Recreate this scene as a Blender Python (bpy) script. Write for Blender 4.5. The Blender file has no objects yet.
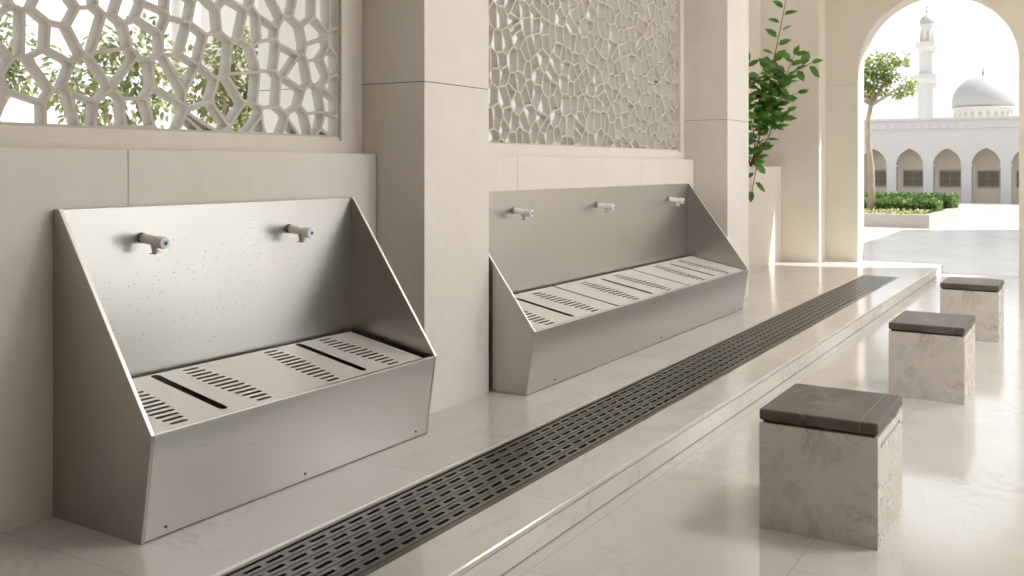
import bpy, bmesh, math, random
from mathutils import Vector, Matrix
random.seed(11)
scene = bpy.context.scene
C = scene.collection
PI = math.pi

# ------------------------------------------------------------------ helpers
class MB:
    """collects shapes and links them as one mesh object"""
    def __init__(s): s.v = []; s.f = []
    def add(s, vs, fs):
        b = len(s.v); s.v += [tuple(p) for p in vs]; s.f += [tuple(b + i for i in q) for q in fs]
    def box(s, x0, x1, y0, y1, z0, z1):
        s.add([(x0,y0,z0),(x1,y0,z0),(x1,y1,z0),(x0,y1,z0),(x0,y0,z1),(x1,y0,z1),(x1,y1,z1),(x0,y1,z1)],
              [(3,2,1,0),(4,5,6,7),(0,1,5,4),(1,2,6,5),(2,3,7,6),(3,0,4,7)])
    def prism(s, poly, a0, a1, axis='y'):
        n = len(poly)
        def P(p, a):
            return (p[0], a, p[1]) if axis == 'y' else ((a, p[0], p[1]) if axis == 'x' else (p[0], p[1], a))
        s.add([P(p, a0) for p in poly] + [P(p, a1) for p in poly],
              [tuple(range(n)), tuple(range(2*n-1, n-1, -1))] + [(i, n+i, n+(i+1) % n, (i+1) % n) for i in range(n)])
    def tube(s, pts, rad, n=12, cap=True):
        pts = [Vector(p) for p in pts]
        if not hasattr(rad, '__len__'): rad = [rad]*len(pts)
        rings = []; up = None
        for i, p in enumerate(pts):
            t = (pts[min(i+1, len(pts)-1)] - pts[max(i-1, 0)]).normalized()
            if up is None or abs(up.dot(t)) > .98:
                up = Vector((0,0,1)) if abs(t.z) < .9 else Vector((0,1,0))
            u = t.cross(up).normalized(); w = u.cross(t).normalized(); up = w
            rings.append([p + (u*math.cos(2*PI*k/n) + w*math.sin(2*PI*k/n))*rad[i] for k in range(n)])
        vs = [q for r in rings for q in r]; fs = []
        for i in range(len(pts)-1):
            for k in range(n):
                fs.append((i*n+k, i*n+(k+1) % n, (i+1)*n+(k+1) % n, (i+1)*n+k))
        if cap:
            fs.append(tuple(range(n-1, -1, -1))); fs.append(tuple((len(pts)-1)*n+k for k in range(n)))
        s.add(vs, fs)
    def lathe(s, prof, c=(0,0,0), n=24):
        vs = []; fs = []
        for r, z in prof:
            for k in range(n):
                vs.append((c[0]+r*math.cos(2*PI*k/n), c[1]+r*math.sin(2*PI*k/n), c[2]+z))
        for i in range(len(prof)-1):
            for k in range(n):
                fs.append((i*n+k, i*n+(k+1) % n, (i+1)*n+(k+1) % n, (i+1)*n+k))
        fs.append(tuple(range(n-1, -1, -1))); fs.append(tuple((len(prof)-1)*n+k for k in range(n)))
        s.add(vs, fs)
    def leaf(s, pos, d, up, L, W, bend=.25):
        d = d.normalized(); side = d.cross(up)
        if side.length < 1e-4: side = d.cross(Vector((1,.3,0)))
        side.normalize(); nrm = side.cross(d).normalized()
        def P(a, b, c): return pos + d*a*L + side*b*W + nrm*c*L
        s.add([P(0,0,0), P(.3,-.42,.03), P(.3,0,-.04), P(.3,.42,.03), P(.65,-.40,-.02-bend*.3), P(.65,0,-.07-bend*.3), P(.65,.40,-.02-bend*.3), P(1,0,-.05-bend)],
              [(0,2,1),(0,3,2),(1,2,5,4),(2,3,6,5),(4,5,7),(5,6,7)])
    def mesh(s, name):
        me = bpy.data.meshes.new(name); me.from_pydata(s.v, [], s.f); me.update(); return me
    def build(s, name, mat, parent=None, bevel=0, smooth=False, weld=False, segs=2):
        me = s.mesh(name)
        bm = bmesh.new(); bm.from_mesh(me)
        if weld: bmesh.ops.remove_doubles(bm, verts=bm.verts, dist=1e-5)
        bmesh.ops.recalc_face_normals(bm, faces=bm.faces)
        bm.to_mesh(me); bm.free()
        return link(name, me, mat, parent, bevel, smooth, segs)

def link(name, me, mat, parent=None, bevel=0, smooth=False, segs=2):
    o = bpy.data.objects.new(name, me); C.objects.link(o)
    me.materials.append(mat)
    if parent is not None: o.parent = parent
    if smooth:
        for p in me.polygons: p.use_smooth = True
    if bevel:
        m = o.modifiers.new('bevel', 'BEVEL'); m.width = bevel; m.segments = segs; m.limit_method = 'ANGLE'; m.angle_limit = .6
    return o

def plate_with_holes(outer, holes, to3d, thick_vec):
    """flat plate with cut-through holes, one connected mesh"""
    bm = bmesh.new(); edges = []
    for loop in [outer] + holes:
        vs = [bm.verts.new((p[0], p[1], 0)) for p in loop]
        for i in range(len(vs)): edges.append(bm.edges.new((vs[i], vs[(i+1) % len(vs)])))
    bmesh.ops.triangle_fill(bm, edges=edges, use_beauty=True, use_dissolve=False, normal=(0,0,1))
    ext = bmesh.ops.extrude_face_region(bm, geom=list(bm.faces))
    new = {e for e in ext['geom'] if isinstance(e, bmesh.types.BMVert)}
    for v in bm.verts:
        p = Vector(to3d(v.co.x, v.co.y))
        v.co = p + (Vector(thick_vec) if v in new else Vector((0,0,0)))
    bmesh.ops.recalc_face_normals(bm, faces=bm.faces)
    me = bpy.data.meshes.new('plate'); bm.to_mesh(me); bm.free()
    return me

def thing(name, label, cat, loc=(0,0,0), rotz=0, group=None):
    o = bpy.data.objects.new(name, None); C.objects.link(o); o.empty_display_size = .1
    o.location = loc; o.rotation_euler = (0,0,rotz); o['label'] = label; o['category'] = cat
    if group: o['group'] = group
    return o
def tag(o, label, cat, group=None, kind=None):
    o['label'] = label; o['category'] = cat
    if group: o['group'] = group
    if kind: o['kind'] = kind
    return o
def struct(o): o['kind'] = 'structure'; return o

# ------------------------------------------------------------------ materials
def newmat(name):
    m = bpy.data.materials.new(name); m.use_nodes = True
    nt = m.node_tree; b = nt.nodes['Principled BSDF']
    return m, nt, b
def node(nt, t, **kw):
    n = nt.nodes.new(t)
    for k, v in kw.items():
        if k in n.inputs.keys(): n.inputs[k].default_value = v
        else: setattr(n, k, v)
    return n
def ramp(nt, stops):
    r = nt.nodes.new('ShaderNodeValToRGB'); e = r.color_ramp.elements
    e[0].position, e[0].color = stops[0][0], (*stops[0][1], 1)
    e[1].position, e[1].color = stops[-1][0], (*stops[-1][1], 1)
    for p, c in stops[1:-1]:
        x = e.new(p); x.color = (*c, 1)
    return r
def plain(name, col, rough=.6, metal=0, spec=.5):
    m, nt, b = newmat(name)
    b.inputs['Base Color'].default_value = (*col, 1); b.inputs['Roughness'].default_value = rough
    b.inputs['Metallic'].default_value = metal; b.inputs['Specular IOR Level'].default_value = spec
    return m
def stone(name, c1, c2, scale=2.2, rough=.62, bump=.02):
    m, nt, b = newmat(name); L = nt.links
    tc = node(nt, 'ShaderNodeTexCoord')
    n1 = node(nt, 'ShaderNodeTexNoise', Scale=scale, Detail=7.0, Roughness=.62)
    n2 = node(nt, 'ShaderNodeTexNoise', Scale=scale*9, Detail=5.0)
    L.new(tc.outputs['Object'], n1.inputs['Vector']); L.new(tc.outputs['Object'], n2.inputs['Vector'])
    mx = node(nt, 'ShaderNodeMix', data_type='FLOAT'); mx.inputs[0].default_value = .3
    L.new(n1.outputs['Fac'], mx.inputs[2]); L.new(n2.outputs['Fac'], mx.inputs[3])
    r = ramp(nt, [(.3, c2), (.62, c1)]); L.new(mx.outputs[0], r.inputs['Fac'])
    L.new(r.outputs['Color'], b.inputs['Base Color']); b.inputs['Roughness'].default_value = rough
    b.inputs['Specular IOR Level'].default_value = .35
    bp = node(nt, 'ShaderNodeBump', Strength=bump*5, Distance=.01); L.new(n2.outputs['Fac'], bp.inputs['Height']); L.new(bp.outputs['Normal'], b.inputs['Normal'])
    return m
def marble(name, base, cloud, vein, scale=1.6, rough=.12, joints=None, vein_amt=.7, jointcol=(.40,.36,.31), spec=.95, vw=.03):
    m, nt, b = newmat(name); L = nt.links
    tc = node(nt, 'ShaderNodeTexCoord')
    mp = node(nt, 'ShaderNodeMapping'); mp.inputs['Rotation'].default_value = (.4, .3, .6); mp.inputs['Scale'].default_value = (1, .62, 1)
    L.new(tc.outputs['Object'], mp.inputs['Vector'])
    n1 = node(nt, 'ShaderNodeTexNoise', Scale=scale*.9, Detail=6.0, Roughness=.6)
    L.new(mp.outputs['Vector'], n1.inputs['Vector'])
    r1 = ramp(nt, [(.32, cloud), (.62, base)]); L.new(n1.outputs['Fac'], r1.inputs['Fac'])
    # veins: thin lines where a warped noise crosses its mean
    n2 = node(nt, 'ShaderNodeTexNoise', Scale=scale*1.5, Detail=8.0, Roughness=.66, Distortion=.7)
    L.new(mp.outputs['Vector'], n2.inputs['Vector'])
    s1 = node(nt, 'ShaderNodeMath', operation='SUBTRACT'); s1.inputs[1].default_value = .5; L.new(n2.outputs['Fac'], s1.inputs[0])
    a1 = node(nt, 'ShaderNodeMath', operation='ABSOLUTE'); L.new(s1.outputs[0], a1.inputs[0])
    rv = ramp(nt, [(0, (1,1,1)), (vw*.35, (.5,.5,.5)), (vw, (0,0,0))]); L.new(a1.outputs[0], rv.inputs['Fac'])
    n3 = node(nt, 'ShaderNodeTexNoise', Scale=scale*.7, Detail=2.0); L.new(tc.outputs['Object'], n3.inputs['Vector'])
    r3 = ramp(nt, [(.42, (0,0,0)), (.62, (1,1,1))]); L.new(n3.outputs['Fac'], r3.inputs['Fac'])
    mu = node(nt, 'ShaderNodeMath', operation='MULTIPLY'); L.new(rv.outputs['Color'], mu.inputs[0]); L.new(r3.outputs['Color'], mu.inputs[1])
    mv = node(nt, 'ShaderNodeMath', operation='MULTIPLY'); mv.inputs[1].default_value = vein_amt; L.new(mu.outputs[0], mv.inputs[0])
    mx = node(nt, 'ShaderNodeMix', data_type='RGBA'); L.new(mv.outputs[0], mx.inputs['Factor'])
    L.new(r1.outputs['Color'], mx.inputs[6]); mx.inputs[7].default_value = (*vein, 1)
    col = mx.outputs[2]
    if joints:
        bw, rh, ox, oy, off = joints
        sx = node(nt, 'ShaderNodeSeparateXYZ'); L.new(tc.outputs['Object'], sx.inputs[0])
        ax = node(nt, 'ShaderNodeMath', operation='ADD'); ax.inputs[1].default_value = ox; L.new(sx.outputs['X'], ax.inputs[0])
        ay = node(nt, 'ShaderNodeMath', operation='ADD'); ay.inputs[1].default_value = oy; L.new(sx.outputs['Y'], ay.inputs[0])
        cx = node(nt, 'ShaderNodeCombineXYZ'); L.new(ay.outputs[0], cx.inputs['X']); L.new(ax.outputs[0], cx.inputs['Y'])
        bk = node(nt, 'ShaderNodeTexBrick'); bk.offset = off; bk.offset_frequency = 2; bk.squash = 1
        for k, v in (('Scale', 1.0), ('Mortar Size', .0016), ('Mortar Smooth', .1), ('Brick Width', bw), ('Row Height', rh)): bk.inputs[k].default_value = v
        bk.inputs['Color1'].default_value = (1,1,1,1); bk.inputs['Color2'].default_value = (.955,.95,.94,1); bk.inputs['Bias'].default_value = 0
        bk.inputs['Mortar'].default_value = (1,1,1,1)
        L.new(cx.outputs[0], bk.inputs['Vector'])
        mt = node(nt, 'ShaderNodeMix', data_type='RGBA', blend_type='MULTIPLY'); mt.inputs['Factor'].default_value = 1
        L.new(col, mt.inputs[6]); L.new(bk.outputs['Color'], mt.inputs[7])
        mj = node(nt, 'ShaderNodeMix', data_type='RGBA'); L.new(bk.outputs['Fac'], mj.inputs['Factor'])
        L.new(mt.outputs[2], mj.inputs[6]); mj.inputs[7].default_value = (*jointcol, 1); col = mj.outputs[2]
    L.new(col, b.inputs['Base Color'])
    b.inputs['Specular IOR Level'].default_value = spec
    rr = node(nt, 'ShaderNodeMapRange'); rr.inputs['To Min'].default_value = rough*.75; rr.inputs['To Max'].default_value = rough*1.3
    L.new(n1.outputs['Fac'], rr.inputs['Value']); L.new(rr.outputs['Result'], b.inputs['Roughness'])
    return m
def steel(name, col, rough, axis, amt=.06):
    """brushed stainless steel, the brush lines running along one axis"""
    m, nt, b = newmat(name); L = nt.links
    tc = node(nt, 'ShaderNodeTexCoord'); mp = node(nt, 'ShaderNodeMapping')
    s = {'x': (3,260,260), 'y': (260,3,260), 'z': (260,260,3)}[axis]; mp.inputs['Scale'].default_value = s
    L.new(tc.outputs['Object'], mp.inputs['Vector'])
    n = node(nt, 'ShaderNodeTexNoise', Scale=1.0, Detail=3.0); L.new(mp.outputs['Vector'], n.inputs['Vector'])
    n2 = node(nt, 'ShaderNodeTexNoise', Scale=3.0, Detail=4.0); L.new(tc.outputs['Object'], n2.inputs['Vector'])
    mx = node(nt, 'ShaderNodeMix', data_type='FLOAT'); mx.inputs[0].default_value = .5
    L.new(n.outputs['Fac'], mx.inputs[2]); L.new(n2.outputs['Fac'], mx.inputs[3])
    rr = node(nt, 'ShaderNodeMapRange'); rr.inputs['To Min'].default_value = rough-amt; rr.inputs['To Max'].default_value = rough+amt
    L.new(mx.outputs[0], rr.inputs['Value']); L.new(rr.outputs['Result'], b.inputs['Roughness'])
    bp = node(nt, 'ShaderNodeBump', Strength=.035, Distance=.002); L.new(n.outputs['Fac'], bp.inputs['Height']); L.new(bp.outputs['Normal'], b.inputs['Normal'])
    b.inputs['Base Color'].default_value = (*col, 1); b.inputs['Metallic'].default_value = 1
    return m
def leafmat(name, c1, c2, scale=6, rough=.45, trans=.25):
    m, nt, b = newmat(name); L = nt.links
    tc = node(nt, 'ShaderNodeTexCoord'); n = node(nt, 'ShaderNodeTexNoise', Scale=scale, Detail=3.0)
    L.new(tc.outputs['Object'], n.inputs['Vector'])
    r = ramp(nt, [(.35, c1), (.65, c2)]); L.new(n.outputs['Fac'], r.inputs['Fac']); L.new(r.outputs['Color'], b.inputs['Base Color'])
    b.inputs['Roughness'].default_value = rough
    tr = node(nt, 'ShaderNodeBsdfTranslucent'); L.new(r.outputs['Color'], tr.inputs['Color'])
    ms = node(nt, 'ShaderNodeMixShader'); ms.inputs[0].default_value = trans
    L.new(b.outputs[0], ms.inputs[1]); L.new(tr.outputs[0], ms.inputs[2]); L.new(ms.outputs[0], nt.nodes['Material Output'].inputs['Surface'])
    return m

M = {}
M['wall'] = stone('limestone', (.70,.662,.615), (.635,.595,.545))
M['wall_far'] = stone('limestone_warm', (.70,.645,.565), (.65,.59,.505), scale=1.2)
M['lattice'] = stone('cast_stone', (.53,.49,.43), (.47,.43,.375), scale=5)
M['floor'] = marble('floor_marble', (.60,.582,.56), (.54,.52,.495), (.38,.345,.31), rough=.11, joints=(1.2,.72,1.56+.72*8,1.2*8-4.31,.375), vein_amt=.42, scale=2.3)
M['upper'] = marble('platform_marble', (.60,.582,.56), (.54,.52,.495), (.38,.345,.31), rough=.12, joints=(1.2,3.0,4.5,1.2*6-3.0,0), vein_amt=.42, scale=2.1)
M['riser'] = marble('riser_marble', (.70,.67,.63), (.60,.565,.515), (.40,.355,.30), scale=3.2, rough=.4, vein_amt=.7, joints=None)
M['court'] = marble('court_marble', (.60,.56,.51), (.55,.51,.46), (.42,.36,.3), rough=.22, joints=(1.5,1.5,30,30,0), vein_amt=.3)
M['stool'] = marble('stool_marble', (.64,.605,.56), (.56,.52,.47), (.27,.225,.18), scale=4.6, rough=.28, vein_amt=.8, vw=.02)
M['steel_y'] = steel('steel_brushed_lengthwise', (.56,.55,.535), .30, 'y', .08)
M['steel_z'] = steel('steel_brushed_upright', (.49,.47,.44), .30, 'z', .08)
M['steel_plate'] = steel('steel_plate', (.80,.785,.76), .5, 'y'); M['steel_plate'].node_tree.nodes['Principled BSDF'].inputs['Metallic'].default_value = .45
M['basin_shade'] = plain('basin_painted_shade', (.03,.028,.026), .8, 0, .1)  # shade inside the basin painted as near-black, so the slots read dark
M['gunmetal'] = steel('drain_grate_steel', (.21,.205,.20), .30, 'y')
M['gun_frame'] = steel('drain_frame_steel', (.17,.16,.15), .34, 'y')
M['edge'] = plain('steel_edge_highlight', (.93,.92,.90), .55, 1)  # highlight along the trough edges and rim, painted as paler steel
M['trim'] = plain('polished_trim', (.92,.90,.87), .42, 1)
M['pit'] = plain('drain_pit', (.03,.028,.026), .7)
M['tap'] = plain('tap_enamel', (.88,.875,.86), .2, 0)
M['collar'] = plain('tap_collar', (.30,.285,.27), .4, .5)
M['spout'] = plain('tap_spout', (.74,.72,.69), .25, .4)
M['blue'] = plain('blue_mark', (.012,.10,.26), .35)
M['ring'] = plain('pale_blue_ring', (.62,.70,.80), .35)
M['screw'] = plain('screw_steel', (.12,.11,.1), .4, .9)
M['leather'] = marble('seat_leather', (.15,.13,.11), (.075,.062,.051), (.30,.25,.21), scale=6, rough=.45, vein_amt=.6, vw=.035, spec=.35)
M['piping'] = plain('seat_piping', (.22,.18,.15), .45)
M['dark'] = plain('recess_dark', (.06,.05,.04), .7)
M['soil'] = plain('soil', (.10,.07,.045), .9)
M['leaf'] = leafmat('shrub_leaf', (.045,.135,.02), (.14,.30,.05), 5, .4, .35)
M['leaf_tree'] = leafmat('tree_leaf', (.14,.20,.035), (.34,.40,.11), 3, .5, .5)
M['leaf_garden'] = leafmat('garden_leaf', (.13,.15,.05), (.28,.29,.13), 2, .5, .35)
M['leaf_hedge'] = leafmat('hedge_leaf', (.065,.135,.022), (.17,.25,.06), 2.5, .5, .3)
M['leaf_low'] = leafmat('border_leaf', (.30,.32,.10), (.52,.50,.26), 9, .5, .3)
M['stem'] = plain('stem_bark', (.16,.09,.055), .7)
M['bark'] = stone('bark', (.46,.36,.27), (.30,.22,.16), scale=8)
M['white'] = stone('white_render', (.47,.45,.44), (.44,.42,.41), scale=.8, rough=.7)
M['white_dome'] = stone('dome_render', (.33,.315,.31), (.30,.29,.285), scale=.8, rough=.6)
M['recess'] = stone('arcade_back_wall', (.74,.66,.57), (.68,.60,.51), scale=.8)
M['pane'] = plain('dark_pane', (.14,.105,.075), .3)
M['bar'] = plain('pane_frame', (.36,.30,.24), .5)
M['gold'] = plain('finial_metal', (.16,.12,.075), .5, .2)
M['ground'] = stone('ground_paving', (.74,.71,.66), (.69,.66,.61), scale=.6)
M['ceiling'] = plain('ceiling_plaster', (.80,.76,.70), .8)
M['drop'] = plain('water_drop', (.70,.69,.67), .08, .6)
M['garden_wall'] = stone('pale_render', (.50,.47,.43), (.47,.44,.40), scale=1.0)

# ------------------------------------------------------------------ camera
cam = bpy.data.cameras.new('camera'); co = bpy.data.objects.new('camera', cam); C.objects.link(co)
co.location = (0,0,1.2995); co.rotation_euler = (PI/2, 0, .5476)
cam.sensor_width = 36; cam.lens = 958.7/1024*36; cam.shift_y = -121.4/1024
cam.clip_start = .05; cam.clip_end = 600
cam.dof.use_dof = True; cam.dof.focus_distance = 4.6; cam.dof.aperture_fstop = 5.6
scene.camera = co

S = .11          # height of the raised floor
XW = -3.03       # face of the stone wainscot
CE = 3.75        # ceiling

# ------------------------------------------------------------------ floors
b = MB(); b.add([(-1.639,-9,0),(3.6,-9,0),(3.6,12.82,0),(-1.639,12.82,0),(-1.639,-9,-.06),(3.6,-9,-.06),(3.6,12.82,-.06),(-1.639,12.82,-.06)],
                [(0,1,2,3),(7,6,5,4),(0,4,5,1),(1,5,6,2),(2,6,7,3),(3,7,4,0)])
struct(b.build('floor', M['floor']))
DL, DR, D0, D1 = -2.187, -1.812, .55, 10.95
b = MB()
xs = [-4.0, DL-.0065, DR, -1.640]; ys = [-9, D0, D1, 12.82]
for i in range(3):
    for j in range(3):
        if i == 1 and j == 1: continue
        b.box(xs[i], xs[i+1], ys[j], ys[j+1], -.06, S)
b.prism([(-1.640,.088),(-1.610,.088),(-1.607,.091),(-1.607,.106),(-1.611,S),(-1.640,S)], ys[0], ys[-1], 'y')
struct(b.build('raised_floor', M['upper'], weld=True))
b = MB(); b.box(-1.641, -1.626, -9, 12.80, -.04, .0885); struct(b.build('step_joint', M['dark']))
for k in range(14):
    b = MB(); b.box(-1.640, -1.612, -4+k*1.2+.001, min(-4+(k+1)*1.2-.001, 12.82), .0045, .0845)
    o = b.build('step_riser', M['riser']); struct(o)
b = MB(); b.box(-14, 14, 12.82, 60, -.05, 0); struct(b.build('courtyard_paving', M['court']))
b = MB(); b.box(-120, 120, -60, 200, -.5, -.07); struct(b.build('ground', M['ground']))

# ------------------------------------------------------------------ floor drain
dr = thing('floor_drain', 'long dark slotted steel drain channel set in the raised marble floor beside the step', 'drain', (0, 0, S))
b = MB()
b.box(DL+.012, DL+.024, D0, D1, -.05, .001); b.box(DR-.024, DR-.001, D0, D1, -.05, .001)
b.box(DL+.012, DR-.001, D0, D0+.02, -.05, .001); b.box(DL+.012, DR-.001, D1-.02, D1, -.05, .001)
b.box(DL+.012, DR-.001, D0, D1, -.058, -.05)
b.build('channel_frame', M['gun_frame'], dr, weld=True)
b = MB(); b.box(DL-.006, DL+.011, D0, D1, -.02, .004); b.build('edge_trim', M['trim'], dr)
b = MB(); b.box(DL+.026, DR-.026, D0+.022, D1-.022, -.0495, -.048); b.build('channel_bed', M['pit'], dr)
# grate: one connected grid with the slots left out
gx0, gx1 = DL+.031, DR-.032
rows = [gx0+.026+(gx1-gx0-.052)/5*k for k in range(6)]
xc = [gx0] + [v for r in rows for v in (r-.0078, r+.0078)] + [gx1]
P_, SL = .093, .067
cuts = [(D0+.04+P_*.5*k) for k in range(int((D1-D0-.1)/(P_*.5)))]
yc = sorted([D0+.024] + [c-SL/4 for c in cuts] + [c+SL/4 for c in cuts] + [D1-.024])
yc = [D0+.024]; half = P_/2; y = D0+.04
gridy = []
while y + P_*1.6 < D1-.03:
    gridy.append(y); y += P_
# phase A slots [y, y+SL]; phase B slots [y+half, y+half+SL]
cutset = set()
for y in gridy:
    for a in (y, y+SL, y+half, y+half+SL): cutset.add(round(a, 5))
yc = [D0+.024] + sorted(cutset) + [D1-.024]
def in_slot(phase, y):
    t = (y-gridy[0]-(half if phase else 0))
    if t < 0 or y > gridy[-1]+(half if phase else 0)+SL: return False
    return (t % P_) < SL
bm = bmesh.new(); V = {}
def gv(i, j):
    if (i, j) not in V: V[(i, j)] = bm.verts.new((xc[i], yc[j], -.002))
    return V[(i, j)]
for i in range(len(xc)-1):
    for j in range(len(yc)-1):
        if i % 2 == 1 and in_slot(((i-1)//2) % 2, (yc[j]+yc[j+1])/2): continue
        bm.faces.new((gv(i,j), gv(i+1,j), gv(i+1,j+1), gv(i,j+1)))
e = bmesh.ops.extrude_face_region(bm, geom=list(bm.faces))
for v in e['geom']:
    if isinstance(v, bmesh.types.BMVert): v.co.z -= .010
bmesh.ops.recalc_face_normals(bm, faces=bm.faces)
me = bpy.data.meshes.new('grate'); bm.to_mesh(me); bm.free(); link('grate', me, M['gunmetal'], dr)
# raised ribs between the slot rows
for i in range(5):
    xm = (rows[i]+rows[i+1])/2
    b = MB(); b.box(xm-.0018, xm+.0018, D0+.03, D1-.03, -.0025, .0005); b.build('rib', M['gun_frame'], dr)

# ------------------------------------------------------------------ left wall, pillars, windows
def wall_run(y0, y1, joints, parent):
    ys = [y0] + joints + [y1]
    for a, c in zip(ys[:-1], ys[1:]):
        b = MB(); b.box(XW-.03, XW, a+.0012, c-.0012, S, 1.362); b.build('stone_panel', M['wall'], parent, bevel=.002)
b = MB()
for y0, y1 in ((-9, 3.689), (4.258, 8.05)):
    b.box(-3.2, XW-.031, y0, y1, S-.05, 1.36)
wl = struct(b.build('wall_left', M['wall'])); 
wall_run(-9, 3.684, [-6.4, -3.9, -1.4, .43, 2.267], wl); wall_run(4.264, 8.044, [5.034, 6.9], wl)
b = MB(); b.box(-3.22, -3.12, -9, 3.688, 3.28, CE); b.box(-3.22, -3.12, 4.26, 8.048, 3.28, CE); b.box(-3.22,-3.12,-9,-.2,1.36,3.28)
b.build('upper_wall', M['wall'], wl)

def pillar(x0, x1, y0, y1):
    r = MB(); r.box(x0, x1, y0, y1, S-.03, 1.7055)
    o = r.build('pillar', M['wall'], bevel=.003); struct(o)
    r = MB(); r.box(x0, x1, y0, y1, 1.7085, CE); r.build('upper_block', M['wall'], o, bevel=.003)
    r = MB(); r.box(x0+.006, x1-.006, y0+.006, y1-.006, 1.70, 1.715); r.build('joint', M['dark'], o)
pillar(-3.85, -2.739, 3.689, 4.258)
pillar(-5.5, -2.725, 8.05, 8.64)

def voronoi(y0, y1, z0, z1, sy, sz, w, rnd):
    ny = int((y1-y0)/sy); nz = int((z1-z0)/sz); sites = []
    for i in range(-2, ny+3):
        for j in range(-2, nz+3):
            sites.append((y0+(i+.5+(.5 if j % 2 else 0)+rnd.uniform(-.46,.46))*sy, z0+(j+.5+rnd.uniform(-.46,.46))*sz))
    holes = []
    e = .012
    for s in sites:
        if not (y0-sy < s[0] < y1+sy and z0-sz < s[1] < z1+sz): continue
        poly = [(y0+e, z0+e), (y1-e, z0+e), (y1-e, z1-e), (y0+e, z1-e)]
        for t in sites:
            dx, dz = t[0]-s[0], t[1]-s[1]; L = math.hypot(dx, dz)
            if L < 1e-9 or L > 4*max(sy, sz): continue
            nx, nz_ = dx/L, dz/L; lim = nx*(s[0]+t[0])/2 + nz_*(s[1]+t[1])/2 - w/2
            out = []
            for k in range(len(poly)):
                p, q = poly[k], poly[(k+1) % len(poly)]
                dp = nx*p[0]+nz_*p[1]-lim; dq = nx*q[0]+nz_*q[1]-lim
                if dp <= 0: out.append(p)
                if dp*dq < 0:
                    u = dp/(dp-dq); out.append((p[0]+(q[0]-p[0])*u, p[1]+(q[1]-p[1])*u))
            poly = out
            if len(poly) < 3: break
        if len(poly) < 3: continue
        # drop nearly coincident corners
        cl = [p for k, p in enumerate(poly) if math.dist(p, poly[k-1]) > .004]
        if len(cl) < 3: continue
        ar = abs(sum(cl[k][0]*cl[(k+1) % len(cl)][1]-cl[(k+1) % len(cl)][0]*cl[k][1] for k in range(len(cl))))/2
        if ar > 4e-4: holes.append(cl)
    return holes

def lattice_window(name, y0, y1, stile, seed, sy, sz, bar):
    """a frame with a pierced stone screen; y0..y1 is the frame's outer size"""
    Z0, Z1 = 1.362, 3.28
    b = MB()
    b.box(-3.22, -3.12, y0, y1, Z0, 1.425); b.box(-3.22, -3.12, y0, y1, 3.20, Z1)
    b.box(-3.22, -3.12, y1-stile, y1, 1.425, 3.20); b.box(-3.22, -3.12, y0, y0+.1, 1.425, 3.20)
    b.box(-3.21, -3.132, y0+.1, y1-stile, 1.425, 1.44)
    w = struct(b.build(name, M['wall'], weld=True))
    ly0, ly1, lz0, lz1 = y0+.1, y1-stile, 1.438, 3.20
    rnd = random.Random(seed)
    holes = voronoi(ly0, ly1, lz0, lz1, sy, sz, bar, rnd)
    me = plate_with_holes([(ly0,lz0),(ly1,lz0),(ly1,lz1),(ly0,lz1)], holes, lambda a, c: (-3.140, a, c), (-.055,0,0))
    link('lattice_screen', me, M['lattice'], w)
lattice_window('window_1', -.2, 3.687, .155, 5, .118, .132, .0142)
lattice_window('window_2', 4.26, 8.048, .09, 9, .104, .118, .0125)

# niche behind the second pillar, pilaster and arch wall
b = MB(); b.box(-3.9, -3.665, 8.539, 12.45, S-.05, CE); struct(b.build('wall_niche', M['wall_far']))
b = MB(); b.box(-3.9, -2.93, 12.12, 12.449, S-.05, CE); struct(b.build('pilaster', M['wall_far'], bevel=.012))
YA0, YA1 = 12.45, 12.815
def arch_wall(x0, x1, z0, z1, y0, y1, arches, name, mat, parent=None):
    """arches: list of [(x, z) outline from left foot to right foot]; wall is cut in vertical strips"""
    b = MB(); x = x0
    def q(a, c):  # polygon in xz, extruded
        b.prism(a, y0, y1, 'y')
    for A in arches:
        q([(x, z0), (A[0][0], z0), (A[0][0], z1), (x, z1)], 0)
        for p, r in zip(A[:-1], A[1:]):
            if r[0]-p[0] < 1e-5: continue
            q([(p[0], p[1]), (r[0], r[1]), (r[0], z1), (p[0], z1)], 0)
        x = A[-1][0]
    q([(x, z0), (x1, z0), (x1, z1), (x, z1)], 0)
    o = b.build(name, mat, parent)
    # weld the strips and drop the inner partitions
    bm = bmesh.new(); bm.from_mesh(o.data); bmesh.ops.remove_doubles(bm, verts=bm.verts, dist=1e-5)
    seen = {}
    for f in bm.faces: seen.setdefault(tuple(sorted(v.index for v in f.verts)), []).append(f)
    dead = [f for l in seen.values() if len(l) > 1 for f in l]
    bmesh.ops.delete(bm, geom=dead, context='FACES_ONLY')
    bm.to_mesh(o.data); bm.free()
    return o
def round_arch(cx, r, zs, n=40):
    return [(cx-r, zs)] + [(cx-r*math.cos(PI*k/n), zs+r*math.sin(PI*k/n)) for k in range(1, n)] + [(cx+r, zs)]
AC, AR, ZS = -1.652, .889, 2.50
# upper block with the round head, then the two piers with a fine joint at 2.32
A = [(AC-AR, 2.322)] + round_arch(AC, AR, ZS) + [(AC+AR, 2.322)]
wf = struct(arch_wall(-3.9, 3.4, 2.322, CE, YA0, YA1, [A], 'wall_front', M['wall_far']))
b = MB(); b.box(-3.9, AC-AR, YA0, YA1, -.05, 2.319); b.build('pier', M['wall_far'], wf)
b = MB(); b.box(AC+AR, 3.4, YA0, YA1, -.05, 2.319); b.build('pier', M['wall_far'], wf)

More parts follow.
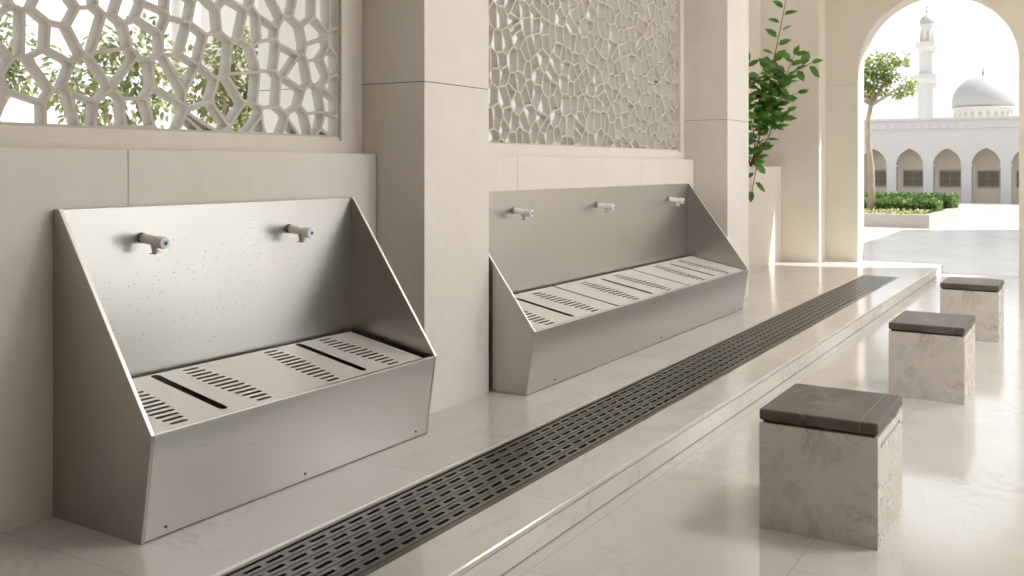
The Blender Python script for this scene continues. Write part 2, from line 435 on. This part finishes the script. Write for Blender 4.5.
# rest of the hall: ceiling, rear wall, open colonnade on the right
b = MB(); b.box(-3.4, 3.4, -9.2, 12.82, CE, CE+.25); struct(b.build('ceiling', M['ceiling']))
b = MB(); b.box(-3.9, 3.4, -9.3, -9.0, -.05, CE); struct(b.build('wall_back', M['wall']))
b = MB(); b.box(3.0, 3.3, -9, 2.6, -.05, CE); struct(b.build('wall_right', M['wall']))
for y in (5.6, 9.0):
    b = MB(); b.box(2.9, 3.3, y, y+.4, -.05, CE); struct(b.build('pillar', M['wall'], bevel=.01))

def glow(name, col, e):
    m, nt, b = newmat(name); b.inputs['Emission Color'].default_value = (*col, 1); b.inputs['Emission Strength'].default_value = e
    b.inputs['Base Color'].default_value = (.8,.8,.8,1); return m
M['fill_glow'] = glow('added_fill_glow', (1,.97,.93), 13)
for y, wd in ((4.7, 'before the middle stool'), (8.4, 'closest to the archway')):  # unseen glowing panels added to brighten the hall
    t = thing('added_fill_panel', 'added unseen fill light panel over the walkway ' + wd, 'added fill light', (1.1, y, CE), 0, 'added fill light panels over the walkway')
    b = MB(); b.box(-.5,.5,-.5,.5,-.03,-.001); b.build('frame', M['bar'], t)
    b = MB(); b.box(-.46,.46,-.46,.46,-.034,-.0305); b.build('fill_face', M['fill_glow'], t)

# ------------------------------------------------------------------ wash troughs
H, XT = 1.045, .034
def trough(label, loc, L, rotz, plates, taps, holes_of, screws, XF, XR, ZR):
    t = thing('wash_trough', label, 'wash trough', loc, rotz, 'stainless steel ablution troughs')
    prof = [(0,0),(XF,0),(XR,ZR),(XT,H),(0,H)]
    for y in (0, L-.012):
        b = MB(); b.prism(prof, y, y+.012, 'y'); b.build('side_panel', M['steel_z'], t, bevel=.0025)
    dx, dz = XR-XT, ZR-H; ln = math.hypot(dx, dz); nx, nz = -dz/ln*.0012, dx/ln*.0012
    for y in (-.0008, L-.0122):
        b = MB(); b.prism([(XT,H+.0002),(XR,ZR),(XR+nx,ZR+nz),(XT+nx,H+.0002+nz)], y, y+.013, 'y'); b.build('edge_highlight', M['edge'], t)
    b = MB(); b.box(XR-.008, XR+.0008, .0125, L-.0125, ZR-.0006, ZR+.0012); b.build('rim_highlight', M['edge'], t)
    b = MB(); b.box(0, .028, .0125, L-.0125, .01, H-.002); b.build('back_panel', M['steel_y'], t, bevel=.002)
    b = MB(); b.prism([(XF-.012,.004),(XF-.001,.004),(XR-.001,ZR-.001),(XR-.030,ZR-.001),(XR-.030,ZR-.008),(XR-.013,ZR-.008)], .0125, L-.0125, 'y')
    b.build('front_panel', M['steel_y'], t, bevel=.0015)
    b = MB(); b.prism([(.03,.10),(XF-.002,.06),(XF-.002,.066),(.03,.106)], .013, L-.013, 'y'); b.build('basin', M['basin_shade'], t)
    # slotted cover plates lying on a slight fall towards the front
    A0, A1 = Vector((.060,0,.426)), Vector((XR-.026,0,ZR-.004)); sl = (A1-A0); LA = sl.length; sl.normalize()
    for (p0, p1) in plates:
        holes = holes_of(p0, p1)
        me = plate_with_holes([(0,p0),(LA,p0),(LA,p1),(0,p1)], [[(a, y) for a, y in h] for h in holes], lambda a, y: A0+sl*a+Vector((0,y,0)), (0,0,-.0012))
        link('grate_plate', me, M['steel_plate'], t)
    for (y, z) in taps:
        b = MB(); T = Vector((1,0,-.11)).normalized(); o = Vector((.029, y, z))
        b.tube([o+T*.008, o+T*.014, o+T*.098], [.0175,.018,.018], 20)
        tp = b.build('tap', M['tap'], t, smooth=True)
        b = MB(); b.tube([o-T*.001, o+T*.012], [.0205,.019], 20); b.build('collar', M['collar'], tp)
        b = MB(); b.tube([o+T*.088, o+T*.096, o+T*.128, o+T*.134], [.018,.0225,.0225,.0195], 24)
        b.build('push_cap', M['tap'], tp, bevel=.0015)
        b = MB(); b.tube([o+T*.1335, o+T*.1355], 0.0125, 20); b.build('cap_ring', M['ring'], tp)['label'] = 'pale blue ring on the tap cap'
        b = MB(); b.tube([o+T*.1350, o+T*.1372], 0.007, 16); b.build('blue_dot', M['blue'], tp)['label'] = 'dark blue dot on the tap cap'
        s = o+T*.078
        b = MB(); b.tube([s+Vector((-.004,0,-.006)), s+Vector((0,0,-.026)), s+Vector((.004,0,-.040)), s+Vector((.004,0,-.044))], [.0155,.014,.015,.016], 16)
        b.box(s.x-.017, s.x+.021, s.y-.013, s.y+.013, s.z-.047, s.z-.0435)
        b.build('spout', M['spout'], tp)
    for y in screws:
        z = .03; x = XF + (XR-XF)*z/ZR
        b = MB(); b.tube([(x-.002,y,z), (x+.003,y,z)], .005, 10); b.build('screw', M['screw'], t)
    return t
def stadium(a0, a1, y, r, n=5):
    """long slot running along the fall of the plate"""
    h = []
    for k in range(n+1):
        w = PI/2+PI*k/n; h.append((a0+r+r*math.cos(w), y+r*math.sin(w)))
    for k in range(n+1):
        w = -PI/2+PI*k/n; h.append((a1-r+r*math.cos(w), y+r*math.sin(w)))
    return h
def cross_slot(a, y0, y1, r, n=3):
    return [(x, y) for y, x in stadium(y0, y1, a, r, n)]
def slot_group(yc, sgn, a0=.028, a1=.40, n=13, wid=.115):
    """a leaf-shaped ladder of short slots beside a long slot"""
    out = []
    for k in range(n):
        u = k/(n-1); a = a0+(a1-a0)*u
        ln = wid*(.48+.52*math.sin(PI*min(1, .08+u*.86))**.8)
        mid = yc + sgn*.012*math.cos(PI*u)
        out.append(cross_slot(a, mid-ln/2, mid+ln/2, .0078))
    return out
def holes_1(p0, p1):
    h = []
    for y in (.35, 1.085):
        h.append(stadium(.006, .40, y, .0185))
        h += slot_group(y-.185, 1); h += slot_group(y+.165, -1)
    return h
t1 = trough('stainless steel ablution trough with only two taps, left of the near stone pillar', (XW+.004, 1.968, S), 1.492, -.009,
      [(.018, 1.436)], [(.33,.928), (1.075,.921)], holes_1, (.09,.72,1.40), .464, .514, .350)
def holes_2(p0, p1):
    m = (p0+p1)/2
    return [stadium(.05, .44, m, .021)] + slot_group(m-.27, 1, .05, .44, wid=.16) + slot_group(m+.26, -1, .05, .44, wid=.16)
L2 = 7.835-4.278
trough('longer stainless steel ablution trough with three taps between the two stone pillars', (XW+.004, 4.278, S), L2, 0,
      [(-.08+.1, 1.075), (1.10, 2.27), (2.295, L2-.03)], [(.65,.926), (1.78,.921), (3.10,.925)], holes_2, (.3,1.8,3.3), .503, .553, .336)
# water drops on the back of the first trough
b = MB(); rd = random.Random(3)
for k in range(230):
    y = rd.gauss(.55, .26) if k < 170 else rd.uniform(.8, 1.35); z = rd.uniform(.47, .93)
    if not .05 < y < 1.42: continue
    r = rd.uniform(.0010, .0026); x = .028
    b.add([(x,y+r*math.cos(i*PI/3),z+r*1.3*math.sin(i*PI/3)) for i in range(6)] + [(x+r*.7,y,z)], [(i,(i+1) % 6,6) for i in range(6)])
o = b.build('water_drops', M['drop'], t1); o['kind'] = 'stuff'

# ------------------------------------------------------------------ stools
def stool(label, x0, y0, w, d, hb):
    t = thing('stool', label, 'stool', (x0, y0, 0), 0, 'marble cube stools')
    # body with a recess for the hand on its right side
    b = MB(); b.box(0, w-.02, 0, d, 0, hb)
    body = b.build('body', M['stool'], t)
    b = MB(); z0, z1 = hb-.046, hb-.030
    b.box(w-.0199, w, 0, d, 0, z0); b.box(w-.0199, w, 0, d, z1, hb); b.box(w-.0199, w, 0, .05, z0, z1); b.box(w-.0199, w, d-.05, d, z0, z1)
    b.build('side_slab', M['stool'], t)
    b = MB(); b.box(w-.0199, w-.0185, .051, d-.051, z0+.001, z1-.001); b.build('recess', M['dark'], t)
    b = MB(); b.box(w-.016, w+.003, .06, d-.06, z0+.0005, z0+.005); b.build('handle', M['riser'], t)
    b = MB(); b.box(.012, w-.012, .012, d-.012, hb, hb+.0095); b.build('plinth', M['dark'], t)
    b = MB(); b.box(-.001, w+.001, -.001, d+.001, hb+.01, hb+.05); cu = b.build('cushion', M['leather'], t, bevel=.008, segs=3)
    b = MB(); x = w*.855; z = hb+.0503
    b.tube([(x,-.001,hb+.018), (x,-.001,hb+.043), (x,.008,z), (x,d-.008,z), (x,d+.001,hb+.043), (x,d+.001,hb+.018)], .0018, 6); b.build('piping', M['piping'], cu)
    return t
stool('nearest pale marble cube stool with dark brown seat pad, in the foreground', -1.038, 3.414, .406, .48, .378)
stool('marble cube stool with dark seat pad standing in the middle of the row of three', -1.007, 5.75, .392, .53, .368)
stool('farthest marble cube stool with dark seat pad, smallest and nearest the archway', -1.018, 7.93, .40, .47, .366)

# ------------------------------------------------------------------ niche planter and shrub
pl = thing('planter', 'tall built-in stone planter box holding the leafy shrub behind the second pillar', 'planter', (-3.66, 8.66, S))
b = MB(); b.box(.235, .26, 0, 3.455, 0, 1.19); b.box(.001, .235, 0, .03, 0, 1.19); b.box(.001, .235, 3.425, 3.455, 0, 1.19); b.box(.001, .235, .03, 3.425, 0, .03)
b.build('box', M['wall_far'], pl, weld=True)
b = MB(); b.box(.002, .234, .031, 3.424, 1.0, 1.13); b.build('soil', M['soil'], pl)

sh = thing('shrub', 'tall leafy green shrub growing out of the niche planter with one sprig hanging down', 'shrub', (-3.5, 11.1, S+1.13))
B0 = Vector((-3.5, 11.1, S+1.13))
branches = [
    [(-3.5,11.1,1.24),(-3.40,11.15,1.6),(-3.31,11.2,2.0),(-3.27,11.2,2.4),(-3.22,11.2,2.61),(-3.16,11.2,2.9),(-3.09,11.2,3.24),(-3.03,11.2,3.5)],
    [(-3.40,11.15,1.7),(-3.26,11.15,1.98),(-3.10,11.15,2.10),(-2.96,11.2,2.15)],
    [(-3.30,11.2,2.05),(-3.14,11.2,2.32),(-2.98,11.2,2.42),(-2.80,11.2,2.49)],
    [(-3.33,11.15,1.9),(-3.22,11.1,2.15),(-3.06,11.1,2.36),(-2.97,11.1,2.58)],
    [(-3.45,11.1,1.24),(-3.50,10.9,1.55),(-3.52,10.85,1.9),(-3.50,10.9,2.25),(-3.46,10.9,2.5)],
    [(-3.48,11.1,1.3),(-3.33,11.1,1.52),(-3.22,11.1,1.75),(-3.12,11.1,1.86)],
    [(-3.48,11.05,1.25),(-3.37,10.9,1.40),(-3.33,10.85,1.30),(-3.345,10.8,1.14),(-3.36,10.78,1.02)],
    [(-3.42,11.1,1.3),(-3.40,11.0,1.65),(-3.44,10.95,1.95)],
]
st = MB(); fo = MB(); rl = random.Random(21)
for bi, br in enumerate(branches):
    pts = [Vector(p)-B0 for p in br]
    st.tube(pts, [.011-.008*i/(len(pts)-1) for i in range(len(pts))], 7)
    tot = sum((b_-a_).length for a_, b_ in zip(pts[:-1], pts[1:])); s = .10; side = 1; acc = 0
    dens = .065 if bi in (1,2,3,4,5,7) else .10
    while s < tot:
        q = s
        for a_, b_ in zip(pts[:-1], pts[1:]):
            l = (b_-a_).length
            if q <= l: break
            q -= l
        p = a_+(b_-a_)*(q/l); t = (b_-a_).normalized()
        lat = Vector((.78,.45,0)) if abs(t.x) < .9 else Vector((0,0,1))
        dv = t*.55 + (lat*side + Vector((rl.uniform(-.3,.3), rl.uniform(-.9,.5), rl.uniform(-.35,.25))))*.9
        Ls = rl.uniform(.14,.195)
        if (p+dv.normalized()*Ls).x + B0.x < -3.63: dv.x = abs(dv.x)
        fo.leaf(p+dv.normalized()*.02, dv, Vector((rl.uniform(-.3,.5), rl.uniform(-1.2,-.4), rl.uniform(.4,1))), Ls, Ls*.62, rl.uniform(.02,.22))
        side = -side; s += dens*rl.uniform(.8,1.2)
    fo.leaf(pts[-1], pts[-1]-pts[-2], Vector((.2,-.8,.5)), .13, .075)
for k in range(120):   # the dense heart of the shrub
    u = rl.random(); zc = 1.75+.72*u
    p = Vector((rl.gauss(-3.28+.05*u, .10), 11.1+rl.gauss(0,.10), zc + rl.gauss(0,.05)))-B0
    dv = Vector((rl.uniform(-1,1), rl.uniform(-1,.3), rl.uniform(-.5,.7))); Ls = rl.uniform(.12,.17)
    if p.x + B0.x < -3.48: dv.x = abs(dv.x)
    if p.x + B0.x < -3.6: continue
    fo.leaf(p, dv, Vector((rl.uniform(-.4,.4), rl.uniform(-1,-.2), rl.uniform(.3,1))), Ls, Ls*.62, rl.uniform(.02,.25))
st.build('stems', M['stem'], sh, smooth=True); fo.build('foliage', M['leaf'], sh)

# ------------------------------------------------------------------ courtyard
cp = thing('planting_bed', 'low raised planting bed with pale stone kerb in the courtyard beyond the arch', 'planting bed', (-9, 21.75, 0))
b = MB(); b.box(0, 6.0, 0, .18, 0, .28); b.box(5.82, 6.0, .18, 5.5, 0, .26); b.box(0, 5.82, 5.32, 5.5, 0, .26); b.box(0,.18,.18,5.32,0,.26)
b.build('kerb', M['court'], cp, weld=True)
b = MB(); b.box(.18, 5.82, 0.18, 5.32, .0, .15); b.build('soil', M['soil'], cp)
def hedge(x0, x1, y0, y1, z0, z1, n, label, seed):
    r = random.Random(seed); t = thing('hedge', label, 'hedge', ((x0+x1)/2, (y0+y1)/2, z0), 0, 'clipped hedges in the planting bed')
    cx, cy = (x0+x1)/2, (y0+y1)/2; f = MB()
    for k in range(n):
        p = Vector((r.uniform(x0,x1), r.uniform(y0,y1), r.uniform(z0,z1))); fc = r.random()
        if fc < .4: p.y = y0+r.uniform(-.05,.06)
        elif fc < .75: p.z = z1+r.uniform(-.06,.05)
        elif fc < .9: p.x = x1+r.uniform(-.06,.05)
        n_ = Vector((r.uniform(-1,1), r.uniform(-1,1), r.uniform(-.4,1)))
        f.leaf(p-Vector((cx,cy,z0)), n_, Vector((r.uniform(-1,1),r.uniform(-1,1),r.uniform(0,1))), .08, .055)
    c = MB(); c.box(x0-cx+.06, x1-cx-.06, y0-cy+.06, y1-cy-.06, 0, z1-z0-.06); c.build('core', M['leaf_hedge'], t)
    f.build('foliage', M['leaf_hedge'], t)
hedge(-8.4, -3.22, 24.0, 25.0, .15, .47, 6500, 'front clipped green hedge in the courtyard bed, nearest the kerb', 1)
hedge(-8.4, -3.1, 26.1, 26.9, .15, .55, 5200, 'rear clipped green hedge behind the front one, farther along the courtyard bed', 2)
f = MB(); r = random.Random(5)
for k in range(1800):
    p = Vector((r.uniform(-8.5,-3.2), r.uniform(21.98,23.6), .15+r.uniform(0,.16)))
    f.leaf(p, Vector((r.uniform(-1,1),r.uniform(-1,1),r.uniform(.2,1))), Vector((0,0,1)), .09, .05)
tag(f.build('border_plants', M['leaf_low']), 'low yellowish border plants along the front kerb of the courtyard bed', 'plants', None, 'stuff')

def tree(label, loc, trunk, crown, nleaf, ls, leaf, seed, group=None, tr=.09):
    r = random.Random(seed); t = thing('tree', label, 'tree', loc, 0, group); o = Vector(loc)
    b = MB(); pts = [Vector(p) for p in trunk]
    b.tube(pts, [tr*(1-.45*i/(len(pts)-1)) for i in range(len(pts))], 10)
    top = pts[-1]
    b.build('trunk', M['bark'], t, smooth=True)
    br = MB(); f = MB()
    for (c, rad) in crown:
        c = Vector(c); mid = (top+c)/2+Vector((r.uniform(-.1,.1),r.uniform(-.1,.1),.05))
        br.tube([top-Vector((0,0,.1)), mid, c], [tr*.45, tr*.28, tr*.08], 6)
        for k in range(int(nleaf*rad[0]*rad[2]*4)):
            d = Vector((r.gauss(0,1), r.gauss(0,1), r.gauss(0,1))).normalized()*(r.random()**.45)
            p = c+Vector((d.x*rad[0], d.y*rad[1], d.z*rad[2]))
            f.leaf(p, d+Vector((r.uniform(-.8,.8),r.uniform(-.8,.8),r.uniform(-.9,.4))), Vector((r.uniform(-1,1),r.uniform(-1,1),1)), ls*r.uniform(.7,1.2), ls*.5, .2)
    br.build('branches', M['bark'], t, smooth=True); f.build('foliage', leaf, t)
    return t
tree('slender courtyard tree with a light green crown seen through the left of the archway', (-4.60, 23.78, .15),
     [(0,0,0),(.06,0,.5),(.05,0,1.1),(-.02,0,1.7),(-.02,0,2.25),(.06,0,2.7)],
     [((-.35,0,3.35),(.5,.5,.45)), ((.25,0,3.55),(.36,.4,.3)), ((.1,0,3.05),(.34,.4,.28)), ((.68,.1,3.65),(.24,.3,.14)), ((.85,.1,3.02),(.2,.25,.22)), ((.45,0,3.3),(.22,.3,.2)), ((-.5,0,2.8),(.4,.4,.25)), ((.62,.1,2.85),(.15,.2,.12))],
     900, .105, M['leaf_tree'], 4, 'courtyard trees')

# arcaded building across the courtyard
ab = thing('arcade_building', 'low white building with a row of pointed arches across the courtyard', 'building', (-3.37, 38, 0))
def pointed(cx, hw, zs, za, n=9):
    # two arcs from the springing to a point, drawn in slightly at the foot of the arch
    R = ((za-zs)**2+hw*hw)/(2*hw); pts = []
    for k in range(n+1):
        a = k/n*math.asin(min(1,(za-zs)/R)); pts.append((cx-hw+R-R*math.cos(a), zs+R*math.sin(a)))
    right = [(2*cx-x, z) for x, z in reversed(pts[:-1])]
    return pts + right
cs = [-1.275*k for k in range(6, -5, -1)]
arches = [[(c-.42, 0), ] + [(c-.4201, 1.30)] + pointed(c, .47, 1.34, 1.96) + [(c+.4201, 1.30), (c+.42, 0)] for c in cs]
arches = [[(c-.47, 0)] + pointed(c, .47, 1.34, 1.96) + [(c+.47, 0)] for c in cs]
def facade(x0, x1, z1, arches, y0, y1):
    b = MB(); x = x0
    for A in arches:
        P = A[1:-1]
        b.prism([(x,0),(P[0][0],0),(P[0][0],z1),(x,z1)], y0, y1)
        for p, q in zip(P[:-1], P[1:]): b.prism([p, q, (q[0],z1), (p[0],z1)], y0, y1)
        x = P[-1][0]
    b.prism([(x,0),(x1,0),(x1,z1),(x,z1)], y0, y1)
    return b
facade(-10, 8, 3.0, arches, 0, .45).build('arched_front', M['white'], ab, weld=True)
b = MB(); b.box(-10, 8, .95, 1.1, 0, 3.0); b.build('back_wall', M['recess'], ab)
b = MB(); b.box(-10.05, 8.05, -.06, 3.2, 3.0, 3.09); b.build('roof_slab', M['white'], ab)
b = MB(); b.box(-10, 8, -.025, 0, 2.60, 2.66); b.build('string_course', M['white'], ab)
for k in range(60):
    x = -9.9+k*.3
    if not -5.5 < x < 3: continue
    b = MB(); b.prism([(x+.03,2.68),(x+.24,2.68),(x+.24,2.86),(x+.135,2.95),(x+.03,2.86)], -.02, .0005, 'y'); b.build('relief', M['white'], ab)
for c in cs:
    for s_ in (-1, 1):
        b = MB(); b.box(c+s_*.47-.05 if s_ < 0 else c+.42, c-.42 if s_ < 0 else c+.52, -.03, .47, 1.30, 1.36); b.build('capital', M['white'], ab)
    w = MB(); w.box(c-.33, c+.33, .90, .949, .58, 1.12); wo = w.build('window', M['pane'], ab)
    fr = MB(); fr.box(c-.36,c+.36,.88,.9,1.12,1.16); fr.box(c-.36,c+.36,.88,.9,.54,.58); fr.box(c-.36,c-.33,.88,.9,.58,1.12); fr.box(c+.33,c+.36,.88,.9,.58,1.12); fr.box(c-.009,c+.009,.88,.9,.58,1.12); fr.box(c-.33,c+.33,.885,.895,.845,.855)
    fr.build('frame', M['bar'], wo)

# minaret and dome beyond the roof
mn = thing('minaret', 'tall slim white minaret with two balconies rising behind the arcaded building', 'minaret', (-13.6, 97.1, 0))
k_ = 90/958.7
def zz(y): return 1.3+(166.6-y)*k_
b = MB(); b.lathe([(.87,0),(.87,zz(80)),(.9,zz(79))], n=8); b.build('shaft', M['white'], mn)
b = MB(); b.lathe([(.92,zz(84)),(1.25,zz(79.5)),(1.25,zz(75)),(1.16,zz(75)),(1.16,zz(78)),(.8,zz(78))], n=16); b.build('balcony', M['white'], mn)
b = MB(); b.lathe([(.72,zz(79)),(.71,zz(50)),(.74,zz(49))], n=8); b.build('shaft', M['white'], mn)
b = MB(); b.lathe([(.76,zz(52)),(1.06,zz(47.5)),(1.06,zz(42.5)),(.98,zz(42.5)),(.98,zz(46)),(.6,zz(46))], n=16); b.build('balcony', M['white'], mn)
b = MB(); b.lathe([(.60,zz(47)),(.58,zz(26)),(.70,zz(25.5)),(.70,zz(24.5))], n=12); lt = b.build('lantern', M['white'], mn)
for a in range(6):
    an = -PI/2+a*PI/3+.25; d = Vector((math.cos(an), math.sin(an), 0)); s_ = Vector((-d.y, d.x, 0))
    P0 = d*.59; q = []
    for (u, zt) in ((-.13,43),(.13,43),(.13,34),(0,31),(-.13,34)): q.append(P0+s_*u+Vector((0,0,zz(zt))))
    b = MB(); b.add([p-d*.08 for p in q]+[p+d*.02 for p in q], [(4,3,2,1,0),(5,6,7,8,9)]+[(i,(i+1) % 5,5+(i+1) % 5,5+i) for i in range(5)]); b.build('opening', M['bar'], lt)
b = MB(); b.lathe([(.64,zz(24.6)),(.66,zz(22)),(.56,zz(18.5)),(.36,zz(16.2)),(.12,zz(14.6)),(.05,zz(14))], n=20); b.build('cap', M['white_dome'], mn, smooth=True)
b = MB(); b.lathe([(.05,zz(15)),(.04,zz(12)),(.11,zz(11)),(.04,zz(10)),(.04,zz(8)),(.09,zz(7)),(.03,zz(6)),(.03,zz(2)),(.01,zz(-2))], n=10); b.build('finial', M['gold'], mn)

dm = thing('dome', 'large white dome on a low drum behind the arcaded building, right of the minaret', 'dome', (-8.1, 88.8, 0))
k_ = 80/958.7
b = MB(); b.lathe([(2.26,0),(2.26,zz(109.5)),(2.48,zz(109)),(2.48,zz(107.8)),(2.3,zz(107.5))], n=40); du = b.build('drum', M['white'], dm)
for a in range(24):
    an = a*2*PI/24; d = Vector((math.cos(an), math.sin(an), 0)); s_ = Vector((-d.y, d.x, 0)); q = []
    for (u, zt) in ((-.12,117),(.12,117),(.12,113.4),(0,112),(-.12,113.4)): q.append(d*2.25+s_*u+Vector((0,0,zz(zt))))
    if d.y > .3: continue
    b = MB(); b.add([p-d*.05 for p in q]+[p+d*.03 for p in q], [(4,3,2,1,0),(5,6,7,8,9)]+[(i,(i+1) % 5,5+(i+1) % 5,5+i) for i in range(5)]); b.build('drum_window', M['bar'], du)
pr = [(2.34,zz(108)),(2.40,zz(104))]
for k in range(1, 13):
    a = k/12*PI/2; pr.append((2.40*math.cos(a)+.02, zz(104)+(zz(75.5)-zz(104))*math.sin(a)))
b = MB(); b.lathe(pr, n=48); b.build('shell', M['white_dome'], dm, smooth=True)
b = MB(); b.lathe([(.22,zz(76)),(.10,zz(74.6)),(.06,zz(73)),(.10,zz(72)),(.05,zz(71)),(.04,zz(68)),(.01,zz(64.5))], n=12); b.build('finial', M['gold'], dm)

# ------------------------------------------------------------------ garden outside the pierced windows
G = 'garden trees outside the windows'
tree('bushy garden tree seen through the far left of the first pierced window', (-12.1, 7.0, -.07), [(0,0,0),(.05,0,1.2),(0,0,2.0)],
     [((0,.2,3.0),(.4,.4,.4)), ((-.2,.1,2.7),(.4,.4,.4)), ((.1,.4,2.55),(.2,.2,.25))], 330, .13, M['leaf_garden'], 6, G)
tree('wide bushy garden tree seen through the middle of the first pierced window', (-10.5, 7.65, -.07), [(0,0,0),(.05,0,1.0),(0,0,1.6)],
     [((-.35,-.3,2.45),(.5,.5,.45)), ((.15,.2,2.75),(.5,.5,.5)), ((-.1,-.1,2.1),(.6,.5,.35)), ((.3,.35,2.3),(.4,.4,.4)), ((-.2,.1,2.95),(.3,.3,.25))], 330, .12, M['leaf_garden'], 7, G)
tree('garden tree seen through the first pierced window, close to the stone pillar', (-10.9, 9.75, -.07), [(0,0,0),(.05,0,1.0),(0,0,1.9)],
     [((-.25,-.1,2.65),(.5,.5,.5)), ((.1,.1,3.0),(.42,.4,.4)), ((.35,.25,2.4),(.5,.5,.45)), ((.65,.6,2.1),(.42,.45,.45)), ((0,0,2.15),(.5,.5,.35))], 330, .14, M['leaf_garden'], 8, G)
tree('small garden shrub tree seen low through the left end of the second pierced window', (-6.6, 10.3, -.07), [(0,0,0),(.03,0,.7),(0,0,1.2)],
     [((0,0,1.75),(.3,.4,.28)), ((.1,.2,1.55),(.3,.3,.3))], 300, .11, M['leaf_garden'], 9, G)
b = MB(); b.lathe([(.22,0),(.22,.25),(.15,.3),(.14,4.2),(.22,4.3),(.22,4.5)], n=24)
o = b.build('garden_column', M['garden_wall'], smooth=False); o.location = (-12.6, 10.4, -.07)
tag(o, 'slim pale column in the garden seen between two trees through the first pierced window', 'column')
b = MB(); b.box(1.3, 9, 15.7, 24.0, -.06, 8); struct(b.build('added_shade_block', M['white'], bevel=.02))  # unseen block added to cast shade on the courtyard floor
b = MB(); b.box(-17.5, -15.0, 15.0, 15.5, -.07, 7); o = b.build('garden_wall', M['garden_wall'], bevel=.01); struct(o)

# ------------------------------------------------------------------ light
w = bpy.data.worlds.new('sky'); scene.world = w; w.use_nodes = True; nt = w.node_tree; L = nt.links
bg = nt.nodes['Background']; tc = node(nt, 'ShaderNodeTexCoord'); sx = node(nt, 'ShaderNodeSeparateXYZ'); L.new(tc.outputs['Generated'], sx.inputs[0])
r = ramp(nt, [(0, (.99,.99,1.0)), (.12, (.99,.995,1.0)), (.5, (.84,.94,1.0))]); L.new(sx.outputs['Z'], r.inputs['Fac']); L.new(r.outputs['Color'], bg.inputs['Color'])
bg.inputs['Strength'].default_value = .6
sd = bpy.data.lights.new('sun', 'SUN'); sd.energy = 3.6; sd.angle = .012; sd.color = (1,.98,.955)
so = bpy.data.objects.new('sun', sd); C.objects.link(so)
el = math.radians(55); so.rotation_euler = Vector((-.839*math.cos(el), -.545*math.cos(el), -math.sin(el))).to_track_quat('-Z','Y').to_euler()
so.location = (8, 20, 12)

vs = scene.view_settings; vs.view_transform = 'Standard'; vs.look = 'None'; vs.gamma = 1; vs.use_curve_mapping = False; vs.exposure = 1.3
scene.cycles.use_denoising = True
scene.cycles.max_bounces = 14; scene.cycles.diffuse_bounces = 8
scene.cycles.sample_clamp_indirect = 8
